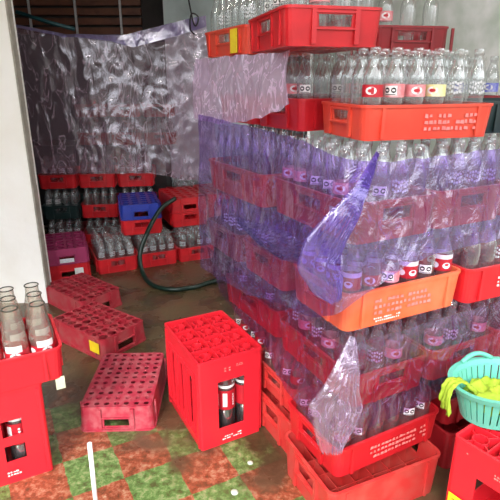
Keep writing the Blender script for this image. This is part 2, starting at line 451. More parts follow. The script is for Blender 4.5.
# ================================================================= SETTING
# floor
def floor_mat():
    m = bpy.data.materials.new('mossy_checker_tiles'); m.use_nodes = True
    nt = m.node_tree; N = nt.nodes; K = nt.links; b = N['Principled BSDF']
    tc = N.new('ShaderNodeTexCoord')
    mp = N.new('ShaderNodeMapping'); mp.vector_type = 'POINT'
    mp.inputs['Rotation'].default_value = (0, 0, R(-28.2)); K.new(tc.outputs['Object'], mp.inputs['Vector'])
    mp2 = N.new('ShaderNodeMapping'); mp2.inputs['Location'].default_value = (.0756, -.0148, .01)
    K.new(mp.outputs[0], mp2.inputs['Vector'])
    wn = N.new('ShaderNodeTexNoise'); wn.inputs['Scale'].default_value = 16; K.new(tc.outputs['Object'], wn.inputs['Vector'])
    va = N.new('ShaderNodeMixRGB'); va.blend_type = 'ADD'; va.inputs[0].default_value = .02
    K.new(mp2.outputs[0], va.inputs[1]); K.new(wn.outputs['Color'], va.inputs[2])
    ck = N.new('ShaderNodeTexChecker'); ck.inputs['Scale'].default_value = 1/.183
    ck.inputs['Color1'].default_value = (.115, .235, .06, 1); ck.inputs['Color2'].default_value = (.33, .075, .035, 1)
    K.new(va.outputs[0], ck.inputs['Vector'])
    # pale dried soap and dust on the tiles
    n1 = N.new('ShaderNodeTexNoise'); n1.inputs['Scale'].default_value = 34; n1.inputs['Detail'].default_value = 8; n1.inputs['Roughness'].default_value = .7
    K.new(tc.outputs['Object'], n1.inputs['Vector'])
    r1 = N.new('ShaderNodeValToRGB'); r1.color_ramp.elements[0].position = .5; r1.color_ramp.elements[1].position = .72
    r1.color_ramp.elements[0].color = (0, 0, 0, 1); r1.color_ramp.elements[1].color = (.75, .75, .75, 1)
    K.new(n1.outputs['Fac'], r1.inputs['Fac'])
    m1 = N.new('ShaderNodeMix'); m1.data_type = 'RGBA'; m1.inputs['B'].default_value = (.46, .36, .22, 1)
    K.new(r1.outputs[0], m1.inputs['Factor']); K.new(ck.outputs['Color'], m1.inputs['A'])
    r1b = N.new('ShaderNodeValToRGB'); r1b.color_ramp.elements[0].position = .37; r1b.color_ramp.elements[1].position = .53
    r1b.color_ramp.elements[0].color = (.8, .8, .8, 1); r1b.color_ramp.elements[1].color = (0, 0, 0, 1)
    K.new(n1.outputs['Fac'], r1b.inputs['Fac'])
    m1b = N.new('ShaderNodeMix'); m1b.data_type = 'RGBA'; m1b.inputs['B'].default_value = (.07, .045, .02, 1)
    K.new(r1b.outputs[0], m1b.inputs['Factor']); K.new(m1.outputs['Result'], m1b.inputs['A'])
    vo = N.new('ShaderNodeTexVoronoi'); vo.feature = 'DISTANCE_TO_EDGE'; vo.inputs['Scale'].default_value = 17; K.new(va.outputs[0], vo.inputs['Vector'])
    vr = N.new('ShaderNodeMapRange'); vr.inputs['From Max'].default_value = .03; vr.inputs['To Min'].default_value = .75; vr.inputs['To Max'].default_value = 0
    K.new(vo.outputs['Distance'], vr.inputs['Value'])
    vm = N.new('ShaderNodeMath'); vm.operation = 'MULTIPLY'; K.new(vr.outputs[0], vm.inputs[0]); K.new(r1.outputs[0], vm.inputs[1])
    m1c = N.new('ShaderNodeMix'); m1c.data_type = 'RGBA'; m1c.inputs['B'].default_value = (.60, .48, .30, 1)
    K.new(vm.outputs[0], m1c.inputs['Factor']); K.new(m1b.outputs['Result'], m1c.inputs['A']); m1b = m1c
    # brown muddy film that covers the far part of the floor
    sx = N.new('ShaderNodeSeparateXYZ'); K.new(tc.outputs['Object'], sx.inputs[0])
    n2 = N.new('ShaderNodeTexNoise'); n2.inputs['Scale'].default_value = 5.5; n2.inputs['Detail'].default_value = 6
    K.new(tc.outputs['Object'], n2.inputs['Vector'])
    ax = N.new('ShaderNodeMath'); ax.operation = 'MULTIPLY_ADD'; ax.inputs[1].default_value = .35
    K.new(sx.outputs['X'], ax.inputs[0]); K.new(sx.outputs['Y'], ax.inputs[2])
    a2 = N.new('ShaderNodeMath'); a2.operation = 'MULTIPLY_ADD'; a2.inputs[1].default_value = 1.0
    K.new(n2.outputs['Fac'], a2.inputs[0]); K.new(ax.outputs[0], a2.inputs[2])
    mr = N.new('ShaderNodeMapRange'); mr.inputs['From Min'].default_value = 1.88; mr.inputs['From Max'].default_value = 2.06
    mr.inputs['To Max'].default_value = .93
    K.new(a2.outputs[0], mr.inputs['Value'])
    m2 = N.new('ShaderNodeMix'); m2.data_type = 'RGBA'
    mud = N.new('ShaderNodeValToRGB'); mud.color_ramp.elements[0].color = (.030, .024, .012, 1); mud.color_ramp.elements[1].color = (.15, .085, .045, 1)
    mud.color_ramp.elements[0].position = .35; mud.color_ramp.elements[1].position = .7
    n3 = N.new('ShaderNodeTexNoise'); n3.inputs['Scale'].default_value = 3.5; n3.inputs['Detail'].default_value = 8; K.new(tc.outputs['Object'], n3.inputs['Vector'])
    K.new(n3.outputs['Fac'], mud.inputs['Fac'])
    K.new(mr.outputs[0], m2.inputs['Factor']); K.new(m1b.outputs['Result'], m2.inputs['A']); K.new(mud.outputs[0], m2.inputs['B'])
    K.new(m2.outputs['Result'], b.inputs['Base Color'])
    rr = N.new('ShaderNodeMapRange'); rr.inputs['From Min'].default_value = .35; rr.inputs['From Max'].default_value = .65
    rr.inputs['To Min'].default_value = .14; rr.inputs['To Max'].default_value = .4
    K.new(n3.outputs['Fac'], rr.inputs['Value']); K.new(rr.outputs[0], b.inputs['Roughness'])
    bp = N.new('ShaderNodeBump'); bp.inputs['Strength'].default_value = .35; bp.inputs['Distance'].default_value = .01
    K.new(n1.outputs['Fac'], bp.inputs['Height']); K.new(bp.outputs[0], b.inputs['Normal'])
    return m
bm = bmesh.new(); box(bm, -3.2, 3.2, -1.2, 5.9, -.08, 0); struct(link('floor', bm, floor_mat()))
bm = bmesh.new(); box(bm, -3.2, 3.2, -.2, 5.9, 2.75, 2.85); struct(link('ceiling', bm, M['ceil']))
bm = bmesh.new(); box(bm, -3.2, .6, 5.35, 5.5, 0, 2.75); struct(link('wall_back', bm, M['dim']))
bm = bmesh.new(); box(bm, -3.2, -3.1, 0, 5.35, 0, 2.75); struct(link('wall_left', bm, M['dim']))
# the pale stained wall behind the tower, running from the back towards the right
mt = Matrix.Translation((.62, 5.3, 0)) @ Matrix.Rotation(R(-58), 4, 'Z')
bm = bmesh.new(); box(bm, 0, 5.2, 0, .12, 0, 2.75, mtx=mt); struct(link('wall_right', bm, M['greenwall']))
bm = bmesh.new(); box(bm, -.78, -.02, 4.95, 5.35, 0, 2.75); struct(link('trim_1', bm, M['bluewall']), 'blue grey painted column at the back of the store')
# white pillar at left with its raw cement edge
bm = bmesh.new(); box(bm, -3.1, -1.287, 2.90, 3.00, 0, 2.75); struct(link('wall_pillar', bm, M['plaster']))
bm = bmesh.new()
for k in range(22):
    z0 = 2.75*k/22; e = .006*noise.noise(Vector((0, 0, z0*7)))
    box(bm, -1.287, -1.278+e, 2.905, 2.96, z0, 2.75*(k+1)/22)
struct(link('trim_2', bm, M['edge']))
# slatted brown shutter high at the back
sh = empty('slatted_shutter', (-2.3, 5.30, 1.60)); tag(sh, 'brown horizontal slatted shutter high on the back wall', 'shutter')
bm = bmesh.new()
for k in range(9): box(bm, 0, 1.25, -.03+.015*(k % 2), .03, .16+k*.085, .16+k*.085+.060)
link('slats', bm, M['slat'], sh)
for x in (.18, .62, 1.05):
    bm = bmesh.new(); box(bm, x, x+.02, -.045, -.03, .13, .95); link('hanging_strap', bm, M['metal'], sh)
bm = bmesh.new(); box(bm, -2.7, -.8, 4.40+.35, 5.2, 0, .76); struct(link('trim_3', bm, M['dim']))

# ================================================================= TOWER
W_ = {}
def tcrate(tier, h, z, corner, az, along, color, label, longh=False, **k):
    c = low_crate(color, h, False, longh); put(c, corner, az, z, label, along, 'crates of the wrapped tower'); return c
def off(c, az, du, dv):
    u, v = basis(az); return (c[0]+u.x*du+v.x*dv, c[1]+u.y*du+v.y*dv)
Z = [1.437, 1.183, .929, .675, .421, .167]
# top layer
a = tcrate(0, .105, Z[0], (.098, 1.50), 76, 'v', 'red', 'bright red crate at the very top corner of the wrapped tower', True)
fill(a, 'the top corner crate', ['seal', 'plain', 'script', 'sealred'], 1, 0, az=76)
b = low_crate('vermil', .10, False, True); put(b, (-.015, 1.965), 65, Z[0], 'orange crate with yellow sticker at the top back of the tower', 'v', 'crates of the wrapped tower')
fill(b, 'the stickered top crate', ['plain', 'script'], 1, 0, az=65)
bm = bmesh.new(); box(bm, -.17, -.105, 0, .002, .006, .092); st = link('yellow_sticker', bm, M['yellow'], b); st.location = (.02, CW/2+.0035, 0)
b['label'] = 'orange crate with yellow sticker at the top back of the tower'
c = low_crate('dark', .10, False, True, L=.30, W=.20, grid=(3, 2)); put(c, (.46, 2.0), 80, Z[0]-.0, 'small dark red crate set back behind the top corner crate', 'u', 'crates of the wrapped tower', L=.30, W=.20)
small_top = c
# layer two
a = tcrate(1, .098, Z[1], (.315, 1.425), 73, 'u', 'vermil', 'wide orange red crate with handle slot, second layer near corner')
fill(a, 'the second layer near crate', None, 2, 0, az=73, back='script', sequence=['redb', 'sealred', 'pink', 'yellow', 'script', 'script'])
c1 = a
a = tcrate(1, .105, Z[1], (.168, 1.70), 60, 'u', 'red', 'red crate left of and behind the second layer near corner crate')
fill(a, 'the second layer middle crate', ['seal', 'plain', 'pink'], 1, 0, az=60)
a = tcrate(1, .105, Z[1], off((.168, 1.70), 60, 0, .31), 60, 'u', 'red', 'red crate at the far left end of the second layer, under film')
fill(a, 'the second layer far crate', ['plain'], 1, 0, az=60, right=False)
a = tcrate(1, .098, Z[1], off((.315, 1.425), 73, .46, .08), 73, 'u', 'black', 'black crate right of the wide orange crate, second layer')
a = tcrate(1, .105, Z[1], (.575, 1.93), 76, 'u', 'dark', 'dark red crate in the second layer below the small top crate')
fill(a, 'the second layer rear crate', ['script', 'plain', 'blue'], 1, 5, az=76, left_az=False)
# layer three
T2 = (.272, 1.255)
for j, (du, col) in enumerate(((0, 'red'), (.308, 'red'), (.616, 'red'))):
    a = tcrate(2, .115, Z[2], off(T2, 63, du, .012*j), 63, 'v', col,
        ['red crate under purple film at the near corner of layer three', 'red crate under violet film, second along the right face, layer three', 'red crate at the right picture edge, layer three'][j], True)
    fill(a, ['the layer three corner crate', 'the layer three second crate', 'the layer three third crate'][j], ['plain', 'script', 'seal', 'yellow'] if j else ['plain', 'script', 'pink', 'seal'], 1, 1, az=63, left_az=(j == 0))
    if j == 0: cr_t2 = a
a = tcrate(2, .115, Z[2], off(T2, 61, -.005, .47), 61, 'v', 'vermil', 'orange red crate at the far left end of layer three', True)
fill(a, 'the layer three far crate', ['plain'], 1, 1, az=61, right=False)
cr_t2b = a
# layer four
T3 = (.262, 1.243)
a = tcrate(3, .118, Z[3], T3, 64, 'u', 'orange', 'faded orange crate of red labelled bottles at the uncovered corner, layer four')
fill(a, 'the faded orange crate', ['red'], 2, 0, az=64, back='red', sequence=['red', 'redb', 'sealred', 'red', 'seal', 'red'])
cr_t3 = a
a = tcrate(3, .118, Z[3], off(T3, 66, .452, .004), 66, 'u', 'red', 'glossy red crate with white script right of the faded orange crate')
fill(a, 'the glossy red crate', ['script', 'plain', 'seal', 'blue'], 1, 0, az=66, left_az=False, back='script', sequence=['plain', 'plain', 'script', 'seal', 'script', 'plain'])
cr_t3b = a
for j in (1, 2):
    a = tcrate(3, .112, Z[3], off(T3, 62, -.004*j, .322*j), 62, 'u', ('red', 'dark')[j-1], ['red crate under film just behind the faded orange crate', 'dark red crate at the far left end of layer four'][j-1])
    fill(a, ['the layer four middle crate', 'the layer four far crate'][j-1], ['plain', 'script'], 1, 2, az=62, right=False)
# layer five
T4 = (.302, 1.245)
for j, du in enumerate((0, .308, .616)):
    a = tcrate(4, .112, Z[4], off(T4, 63, du, 0), 63, 'v', 'red', ['red crate under film at the near corner of layer five', 'red crate under film, second along the right face, layer five', 'red crate under film, third along the right face, layer five'][j], True)
    fill(a, ['the layer five corner crate', 'the layer five second crate', 'the layer five third crate'][j], ['plain', 'plain', 'pink', 'script'], 1, 2, az=63, left_az=(j == 0))
a = tcrate(4, .112, Z[4], off(T4, 62, .02, .47), 61, 'v', 'red', 'red crate under film at the far left end of layer five', True)
fill(a, 'the layer five far crate', ['plain', 'seal'], 1, 2, az=61, right=False)
# layer six
T5 = (.266, 1.235)
for j in range(3):
    a = tcrate(5, .112, Z[5], off(T5, 62, (0, .05, .075)[j], .322*j), 62, 'u', ('red', 'faded', 'faded')[j], ['red crate standing on the bottom crate at the near corner of the tower', 'faded red crate in layer six, second along the left side', 'red crate at the far left end of layer six'][j])
    fill(a, ['the layer six corner crate', 'the layer six second crate', 'the layer six far crate'][j], ['plain', 'seal', 'redb'], 1, 3, az=62, right=(j == 0))
    if j == 0: cr_t5 = a
a = tcrate(5, .112, Z[5], off(T5, 62, .50, .02), 62, 'u', 'dark', 'dark red crate in layer six, right of the near corner crate')
fill(a, 'the layer six right crate', ['plain'], 1, 3, az=62, left_az=False)
# floor layer, deeper crates
TF = (.245, 1.185)
for j in range(3):
    c = low_crate('faded', .160, False, False, .017, .44, .31)
    put(c, off(TF, 66 if j == 0 else 63, (0, .065, .09)[j], .33*j), 66 if j == 0 else 63, 0,
        ['deep faded red empty crate at the bottom near corner of the tower', 'deep red crate on the floor, second along the left side of the tower', 'deep red crate on the floor at the far left end of the tower'][j], 'u', 'crates of the wrapped tower', .44, .31)
    if j == 0: cr_f = c
for j in range(2):
    c = low_crate('dark', .160, False, False, .017, .44, .31)
    put(c, off(TF, 64, .53, .04+.33*j), 64, 0, ['deep dark red crate on the floor between tower corner and basket', 'deep dark red crate on the floor inside the tower, second row'][j], 'u', 'crates of the wrapped tower', .44, .31)

# faded prints and stickers on the crates
def wave_print(parent, name, m, cx, cz, w, hh, face, D, rows=1, n=8):
    """a rubbed, unreadable printed mark: rows of short worn dashes"""
    bm = bmesh.new(); rnd = random.Random(int(w*1e4+cz*1e3))
    rows = 3 if hh > .03 else 2; t = hh/rows*.62; p = t*1.35; n = int(w/p)
    for rw in range(rows):
        zc = cz-hh/2+hh*(rw+.5)/rows
        for k in range(n):
            if rnd.random() < .15: continue
            x = cx-w/2+k*p; a, b = x, x+p*rnd.uniform(.55, 1.0); c, d = zc-t*rnd.uniform(.3, .5), zc+t*rnd.uniform(.3, .5)
            q = [(a, c), (b, c+rnd.uniform(-1, 1)*t*.15), (b-p*.1, d), (a+p*.08, d+rnd.uniform(-1, 1)*t*.15)]
            if face == 'y-': f = [(u_, -D, v_) for u_, v_ in q]
            elif face == 'y+': f = [(-u_, D, v_) for u_, v_ in q]
            elif face == 'x-': f = [(-D, -u_, v_) for u_, v_ in q]
            else: f = [(D, u_, v_) for u_, v_ in q]
            bm.faces.new([bm.verts.new(c_) for c_ in f])
    return link(name, bm, m, parent)
def sticker(parent, name, m, x0, x1, z0, z1, face, D):
    bm = bmesh.new(); e = .0012
    if face == 'y-': box(bm, x0, x1, -D-e, -D, z0, z1)
    elif face == 'y+': box(bm, x0, x1, D, D+e, z0, z1)
    elif face == 'x-': box(bm, -D-e, -D, x0, x1, z0, z1)
    else: box(bm, D, D+e, x0, x1, z0, z1)
    return link(name, bm, m, parent)
hy, hx = CW/2+.0015, CL/2+.0015
wave_print(cr_t3, 'faded_lettering', M['fade'], -.01, .062, .22, .055, 'y-', hy)
wave_print(cr_t3, 'white_lettering', M['white'], -.07, .022, .10, .018, 'y-', hy)
wave_print(c1, 'faded_lettering', M['fade'], .07, .048, .19, .055, 'y-', hy)
wave_print(cr_t3b, 'white_script', M['white'], -.02, .06, .14, .040, 'y-', hy)
wave_print(cr_t5, 'faded_lettering', M['fade'], .04, .056, .26, .055, 'y-', hy)
sticker(cr_t2, 'paper_label', M['pale'], -.16, -.115, .035, .09, 'y+', hy+.003)

# ================================================================= FILM
def poly(path, t):
    P = [Vector((*p, 0)) for p in path]; L = [0]
    for a, b in zip(P, P[1:]): L.append(L[-1]+(b-a).length)
    s = t*L[-1]
    for i in range(len(P)-1):
        if s <= L[i+1] or i == len(P)-2:
            k = (s-L[i])/(L[i+1]-L[i]); return P[i].lerp(P[i+1], min(k, 1))
def lin(tab, t):
    for (a, x), (b, y) in zip(tab, tab[1:]):
        if t <= b: return x+(y-x)*(t-a)/(b-a)
    return tab[-1][1]
def film(name, m, ptop, pbot, ztop, zbot, nu=120, nv=50, amp=.010, seed=0, sag=.0, label=None, cat='plastic film', parent=None, freq=9, group=None):
    bm = bmesh.new(); rows = []
    for j in range(nv+1):
        s = j/nv; row = []
        for i in range(nu+1):
            t = i/nu
            p = poly(ptop, t).lerp(poly(pbot, t), s)
            d = poly(pbot, min(1, t+.02))-poly(pbot, max(0, t-.02)); nrm = Vector((d.y, -d.x, 0)).normalized()
            zt, zb = lin(ztop, t), lin(zbot, t)
            z = zt+(zb-zt)*s
            q = Vector((p.x*freq, p.y*freq, z*freq*.7+seed))
            w = noise.noise(q*.6)+.35*(1-2*abs(noise.noise(q*1.5)))+.12*noise.noise(q*4.1)
            p = p+nrm*(amp*w+sag*math.sin(PI*s))
            row.append(bm.verts.new((p.x, p.y, z+amp*.6*noise.noise(q*1.7+Vector((5, 5, 5))))))
        rows.append(row)
    for a, b in zip(rows, rows[1:]):
        for i in range(nu): bm.faces.new((a[i], b[i], b[i+1], a[i+1])).smooth = True
    o = link(name, bm, m, parent)
    if label: tag(o, label, cat, group)
    return o
# band hanging below the top layer, left face
film('plastic_film', M['filmp'], [(-.235, 2.28), (.115, 1.60)], [(-.235, 2.20), (.12, 1.56)], [(0, 1.428), (1, 1.428)], [(0, 1.19), (.35, 1.185), (.75, 1.225), (1, 1.28)], 110, 60, .012, 1,
     label='wrinkled pale lilac film hanging below the top crates, left face of tower', sag=.01, freq=11)
# main wrap over layers two (left) and three
film('plastic_film', M['filmv'], [(-.205, 2.10), (.238, 1.215), (1.13, 1.67)], [(-.225, 2.10), (.222, 1.165), (1.13, 1.61)],
     [(0, 1.215), (.36, 1.195), (.5, 1.165), (.55, 1.15), (1, 1.17)], [(0, .55), (.25, .62), (.45, .72), (.53, .80), (.62, .885), (1, .91)], 220, 90, .010, 4,
     label='violet stretch film wrapped round layers three and four of the tower', freq=11)
# lower wrap
film('plastic_film', M['film'], [(-.190, 2.085), (.042, 1.64), (.250, 1.20), (1.13, 1.655)], [(-.130, 2.09), (.052, 1.67), (.250, 1.180), (1.12, 1.625)],
     [(0, .66), (.5, .66), (1, .665)], [(0, .42), (.24, .41), (.29, .34), (.36, .33), (.45, .31), (.53, .36), (.66, .385), (1, .37)], 220, 70, .010, 9,
     label='pinkish purple stretch film wrapped round layers five and six of the tower', freq=11)
# gathered bunches
def pleats(name, m, pts, widths, label, n=14, dep=.016, nrm=(.3, -.95, 0), seed=0):
    P = spline(pts, 7); W = [lin([(i/(len(widths)-1), w) for i, w in enumerate(widths)], k/(len(P)-1)) for k in range(len(P))]
    nrm = Vector(nrm).normalized(); bm = bmesh.new(); rows = []
    for k, p in enumerate(P):
        t = (P[min(k+1, len(P)-1)]-P[max(k-1, 0)]).normalized(); s = t.cross(nrm).normalized(); row = []
        for i in range(n*2+1):
            f = i/(n*2)-.5
            d = dep*(1 if i % 2 else -.4)*min(1, W[k]/.05+.25)*(1+.5*noise.noise(Vector((i, k*.3, seed))))-f*f*W[k]*.6
            row.append(bm.verts.new(p+s*W[k]*(f+.05*noise.noise(Vector((i*.7, k*.25, seed+3)))+.10*noise.noise(Vector((f*1.5, k*.16, seed+9))))+nrm*d))
        rows.append(row)
    for a, b in zip(rows, rows[1:]):
        for i in range(n*2): bm.faces.new((a[i], a[i+1], b[i+1], b[i])).smooth = True
    return tag(link(name, bm, m), label, 'plastic film')
pleats('gathered_film', M['purple'], [(.3125, 1.235, 1.179), (.270, 1.17, 1.11), (.227, 1.14, 1.041), (.180, 1.125, .965), (.172, 1.12, .925), (.192, 1.125, .875), (.2145, 1.13, .828)], [.010, .035, .070, .10, .10, .09, .035],
       'opaque purple twist of gathered film hanging at the near corner of the tower', 8, .010)
pleats('gathered_film', M['filmv'], [(-.04, 1.62, .90), (.03, 1.43, .905), (.09, 1.28, .915), (.125, 1.19, .93)], [.02, .07, .09, .06],
       'purple pulled fold of film running left from the twist', 7, .008, (-.85, -.5, 0), 5)
pleats('gathered_film', M['tail'], [(.2745, 1.185, .700), (.258, 1.15, .589), (.248, 1.145, .50), (.236, 1.14, .42), (.230, 1.145, .355)], [.014, .085, .15, .125, .06],
       'pale crumpled tail of film at the lower near corner of the tower', 8, .012, (.2, -.98, 0), 8)

# ================================================================= BACK STORE
u80, v80 = basis(80)
bx0 = (-1.70, 3.97)
ci = 0
colA = ['red', 'red', 'red']; colB = ['black', 'red', 'red']
names = ['leftmost', 'middle', 'right']
for lay, (zz, cols) in enumerate(((0, ['dark', 'red', 'red']), (.254, colB), (.508, colA))):
    for k in range(3):
        p = off(bx0, 82, .309*k, 0)
        a = low_crate(cols[k], .112, False, False); put(a, p, 82, zz, f"{'black' if cols[k]=='black' else ('dark red' if cols[k]=='dark' else 'red')} crate, {names[k]} column, {['bottom', 'middle', 'top'][lay]} of the back stack", 'v', 'crates of the back stack')
        fill(a, f"the {names[k]} {['bottom','middle','top'][lay]} back crate", ['script', 'plain'], 1, 8 if lay == 0 else 4, az=82, left_az=False)
# rows beyond on the plinth, seen dimly through the curtain
for lay in range(2):
    for k in range(3):
        p = off((-1.62, 4.76), 88, .310*k, 0); zz = .762+.254*lay
        a = low_crate('dark', .112, False, False); put(a, p, 88, zz, f"dark red crate, {names[k]} column, {['lower', 'upper'][lay]} row on the ledge behind the curtain", 'v', 'crates on the ledge behind the curtain')
        fill(a, f"the {names[k]} {['lower', 'upper'][lay]} ledge crate", ['plain'], 1, 9, az=88, left_az=False)
# front rows on the floor
F = (-1.10, 3.375)
for k in range(3):
    a = low_crate('red', .112, False, False); put(a, off(F, 65, .308*k, 0), 65, 0, ['red bottle crate on the floor right of the magenta crate', 'red bottle crate on the floor, second right of the magenta crate', 'red bottle crate on the floor by the hose and tower'][k], 'v', 'floor crates in front of the back stack')
    fill(a, ['the left floor crate', 'the middle floor crate', 'the right floor crate'][k], ['script', 'plain', 'script'], 6 if k < 2 else 2, 0, az=65, left_az=False, back='script' if k == 0 else 'plain')
a = low_crate('red', .112, True, False); put(a, (-1.42, 3.245), 68, 0, 'upturned red crate under the magenta crate by the white pillar', 'v'); fr0 = a
sticker(a, 'white_label', M['white'], -.10, -.04, .03, .08, 'x-', hx+.003)
a = low_crate('magenta', .115, True, True, .028); put(a, (-1.42, 3.245), 68, .113, 'magenta upturned crate by the white pillar with square lattice top', 'v')
sticker(a, 'silver_label', M['lwhite'], -.045, .05, .015, .045, 'x-', hx+.003)
pb = off((-1.44, 3.275), 66, 0, .0)
# stack of two with the blue crate
pR = (-.94, 3.52)
a = low_crate('red', .112, False, False); put(a, pR, 74, .254, 'red crate directly under the blue crate', 'v')
a = low_crate('blue', .115, True, True, .027); put(a, off(pR, 74, 0, 0), 74, .369, 'blue upturned crate with round holes on top of a red crate', 'v')
pR2 = (-.60, 3.73)
a = low_crate('red', .112, False, False); put(a, pR2, 66, .254, 'red crate under the upturned red crate beside the blue one', 'v')
a = low_crate('red', .112, True, False, .024); put(a, pR2, 66, .369, 'upturned red crate with holed top right of the blue crate', 'v')
a = low_crate('red', .112, True, False, .024); put(a, off(pR2, 66, .31, .04), 66, .369, 'upturned red crate half hidden behind the tower film', 'v')
a = low_crate('red', .112, False, False); put(a, off(pR2, 66, .31, .04), 66, .254, 'red crate half hidden behind the tower, under an upturned crate', 'v')
# farther bottles right of back stack
for k in range(3):
    p = off((-.66, 4.34), 70, .305*k, 0)
    for lay in range(2):
        a = low_crate('dark', .112, False, False); put(a, p, 70, .254*lay, f"dark red crate, {names[k]} column, {['bottom','top'][lay]} of the far right stack", 'v', 'crates of the far right stack')
        if lay: fill(a, f"the {names[k]} far right crate", ['plain', 'script'], 2, 3, az=70, left_az=False, right=True)

# ================================================================= FLAT CRATES ON THE FLOOR
a = low_crate('worn', .112, True, False, .0115, .43, .30, bgrid=(11, 7)); put(a, (-.684, 1.672), 87, 0, 'worn crimson upturned crate lying on the checker tiles, round holes on top', 'v', None, .43, .30)
a.rotation_euler.z = R(90-88)+PI/2
a = low_crate('wornred', .115, True, False, .0245, bgrid=(8, 5)); put(a, (-.735, 2.20), 36, 0, 'dusty red upturned crate with yellow sticker behind the worn crimson crate', 'v')
sticker(a, 'yellow_sticker', M['yellow'], -.195, -.12, .035, .095, 'y+', hy+.002)
sticker(a, 'yellow_sticker', M['yellow'], .12, .195, .035, .095, 'y-', hy+.002)
a = low_crate('wornred', .112, True, False, .0245, bgrid=(8, 5)); put(a, (-.99, 2.66), 40, 0, 'dusty red upturned crate nearest the white pillar, without sticker', 'v')

# ================================================================= TALL CRATES
def tall_crate(name_lab, corner, az, along, L=.365, W=.262, h=.385, wy=(), wx=(), slots_x=False, top=True, text=None, nx=4, ny=3, grp=None, extra=None):
    root = empty('tall_bottle_crate')
    m = CR['bright']; bm = bmesh.new()
    wins = [(s, a, b, c, d) for s in ('y-', 'y+') for a, b, c, d in wy]+[(s, a, b, c, d) for s in ('x-', 'x+') for a, b, c, d in wx]
    shell(bm, L, W, h, .008, .004, wins)
    body = link('crate_body', bm, m, root, solid=.005)
    link('rim', rim_bm(L, W, .010, h-.012, .003, .012), m, root)
    bm = bmesh.new(); box(bm, -L/2+.006, L/2-.006, -W/2+.006, W/2-.006, .002, .008)
    link('base_plate', bm, m, root)
    bm = bmesh.new(); bm.from_mesh(body.data); e = .004
    for s in (1, -1):
        for x in (-L/2+.010, L/2-.022):
            box(bm, x, x+.012, s*W/2-.004, s*W/2+e, .01, h-.02)
        if slots_x:
            for x in (-.125, -.075, -.027, .021, .070, .120): box(bm, x-.002, x+.004, s*W/2-.004, s*W/2+e, .05, h*.80)
            box(bm, -L/2+.03, L/2-.03, s*W/2-.004, s*W/2+e, h*.80, h*.84); box(bm, -L/2+.02, L/2-.02, s*W/2-.004, s*W/2+e, .03, .05)
    bm.to_mesh(body.data); bm.free()
    if top:
        bm = bmesh.new(); z0, z1 = h-.045, h-.004; px, py = (L-.014)/nx, (W-.014)/ny
        lattice(bm, L-.014, W-.014, nx, ny, z0, z1, .004)
        for i in range(nx):
            for j in range(ny):
                cx, cy = -(L-.014)/2+(i+.5)*px, -(W-.014)/2+(j+.5)*py
                for q in range(8):
                    a0 = q*PI/4+.2; mt = Matrix.Translation((cx, cy, 0)) @ Matrix.Rotation(a0, 4, 'Z')
                    box(bm, .020, .0225, -.0095, .0095, z0+.008, z1-.002, mtx=mt)
                    if q % 2: box(bm, .0225, .052 if q % 2 else .04, -.0018, .0018, z0+.004, z1-.001-.004*(q % 3), mtx=mt)
        link('divider_grid', bm, m, root)
    put(root, corner, az, 0, name_lab, along, grp, L, W)
    return root
def big_bottle(mk, H=.318, r=.0385):
    bm = bmesh.new(); lathe(bm, [(0, r*.8), (.006, r), (.20, r), (.24, r*.85), (.275, r*.45), (.295, r*.34), (H, r*.34)], 16)
    o = link('large_cola_bottle', bm, M['glass'])
    bm = bmesh.new(); lathe(bm, [(.003, r*.76), (.008, r*.95), (.125, r*.95)], 16, capt=True); link('dark_cola', bm, M['cola'], o)
    bm = bmesh.new(); band(bm, .13, .215, r+.0008, mi=0, n=20)
    for k in range(5): disc(bm, .15+.011*k, A0-.55, .0045, r+.0016, 1, 8); disc(bm, .15+.011*k, A0+1.05, .0045, r+.0016, 1, 8)
    band(bm, .145, .205, r+.0016, A0-.02, A0+.42, 5, 1); band(bm, .225, .236, r*.97, mi=1, n=20)
    link('printed_label', bm, [M['lred'], M['white']], o)
    bm = bmesh.new(); lathe(bm, [(H-.012, r*.40), (H+.004, r*.40)], 14, capt=True); link('bottle_cap', bm, M['lred'], o)
    return o
# centre one
TC = (-.186, 1.555)
tc = tall_crate('tall bright red crate standing alone in the middle of the floor', TC, 62, 'v', wx=[(-.058, .056, .075, .285)], wy=[(-.115, -.080, .07, .29), (-.017, .018, .07, .29), (.080, .115, .07, .29)], slots_x=True)
tc['label'] = 'tall bright red crate standing alone in the middle of the floor'
wave_print(tc, 'white_lettering', M['white'], .0, .035, .085, .022, 'x-', .365/2+.004, n=9)
wave_print(tc, 'faded_marks', M['fade'], -.015, .335, .03, .022, 'x-', .365/2+.004, n=5)
wave_print(tc, 'faded_marks', M['fade'], .035, .343, .03, .014, 'x-', .365/2+.004, n=5)
uu, vv = basis(62)
bb = big_bottle(0)
for k, (du, dv) in enumerate(((.131, .056), (.212, .056), (.050, .056), (.131, .14))):
    o = bb if k == 0 else copy_tree(bb)
    p = Vector((*TC, 0))+uu*du+vv*dv; o.location = (p.x, p.y, .009); o.rotation_euler.z = R(-10)+k
    tag(o, ['large cola bottle seen through the window of the middle tall crate', 'large cola bottle right of the window inside the middle tall crate', 'large cola bottle left of the window inside the middle tall crate', 'large cola bottle in second row inside the middle tall crate'][k], 'bottle', 'large cola bottles')
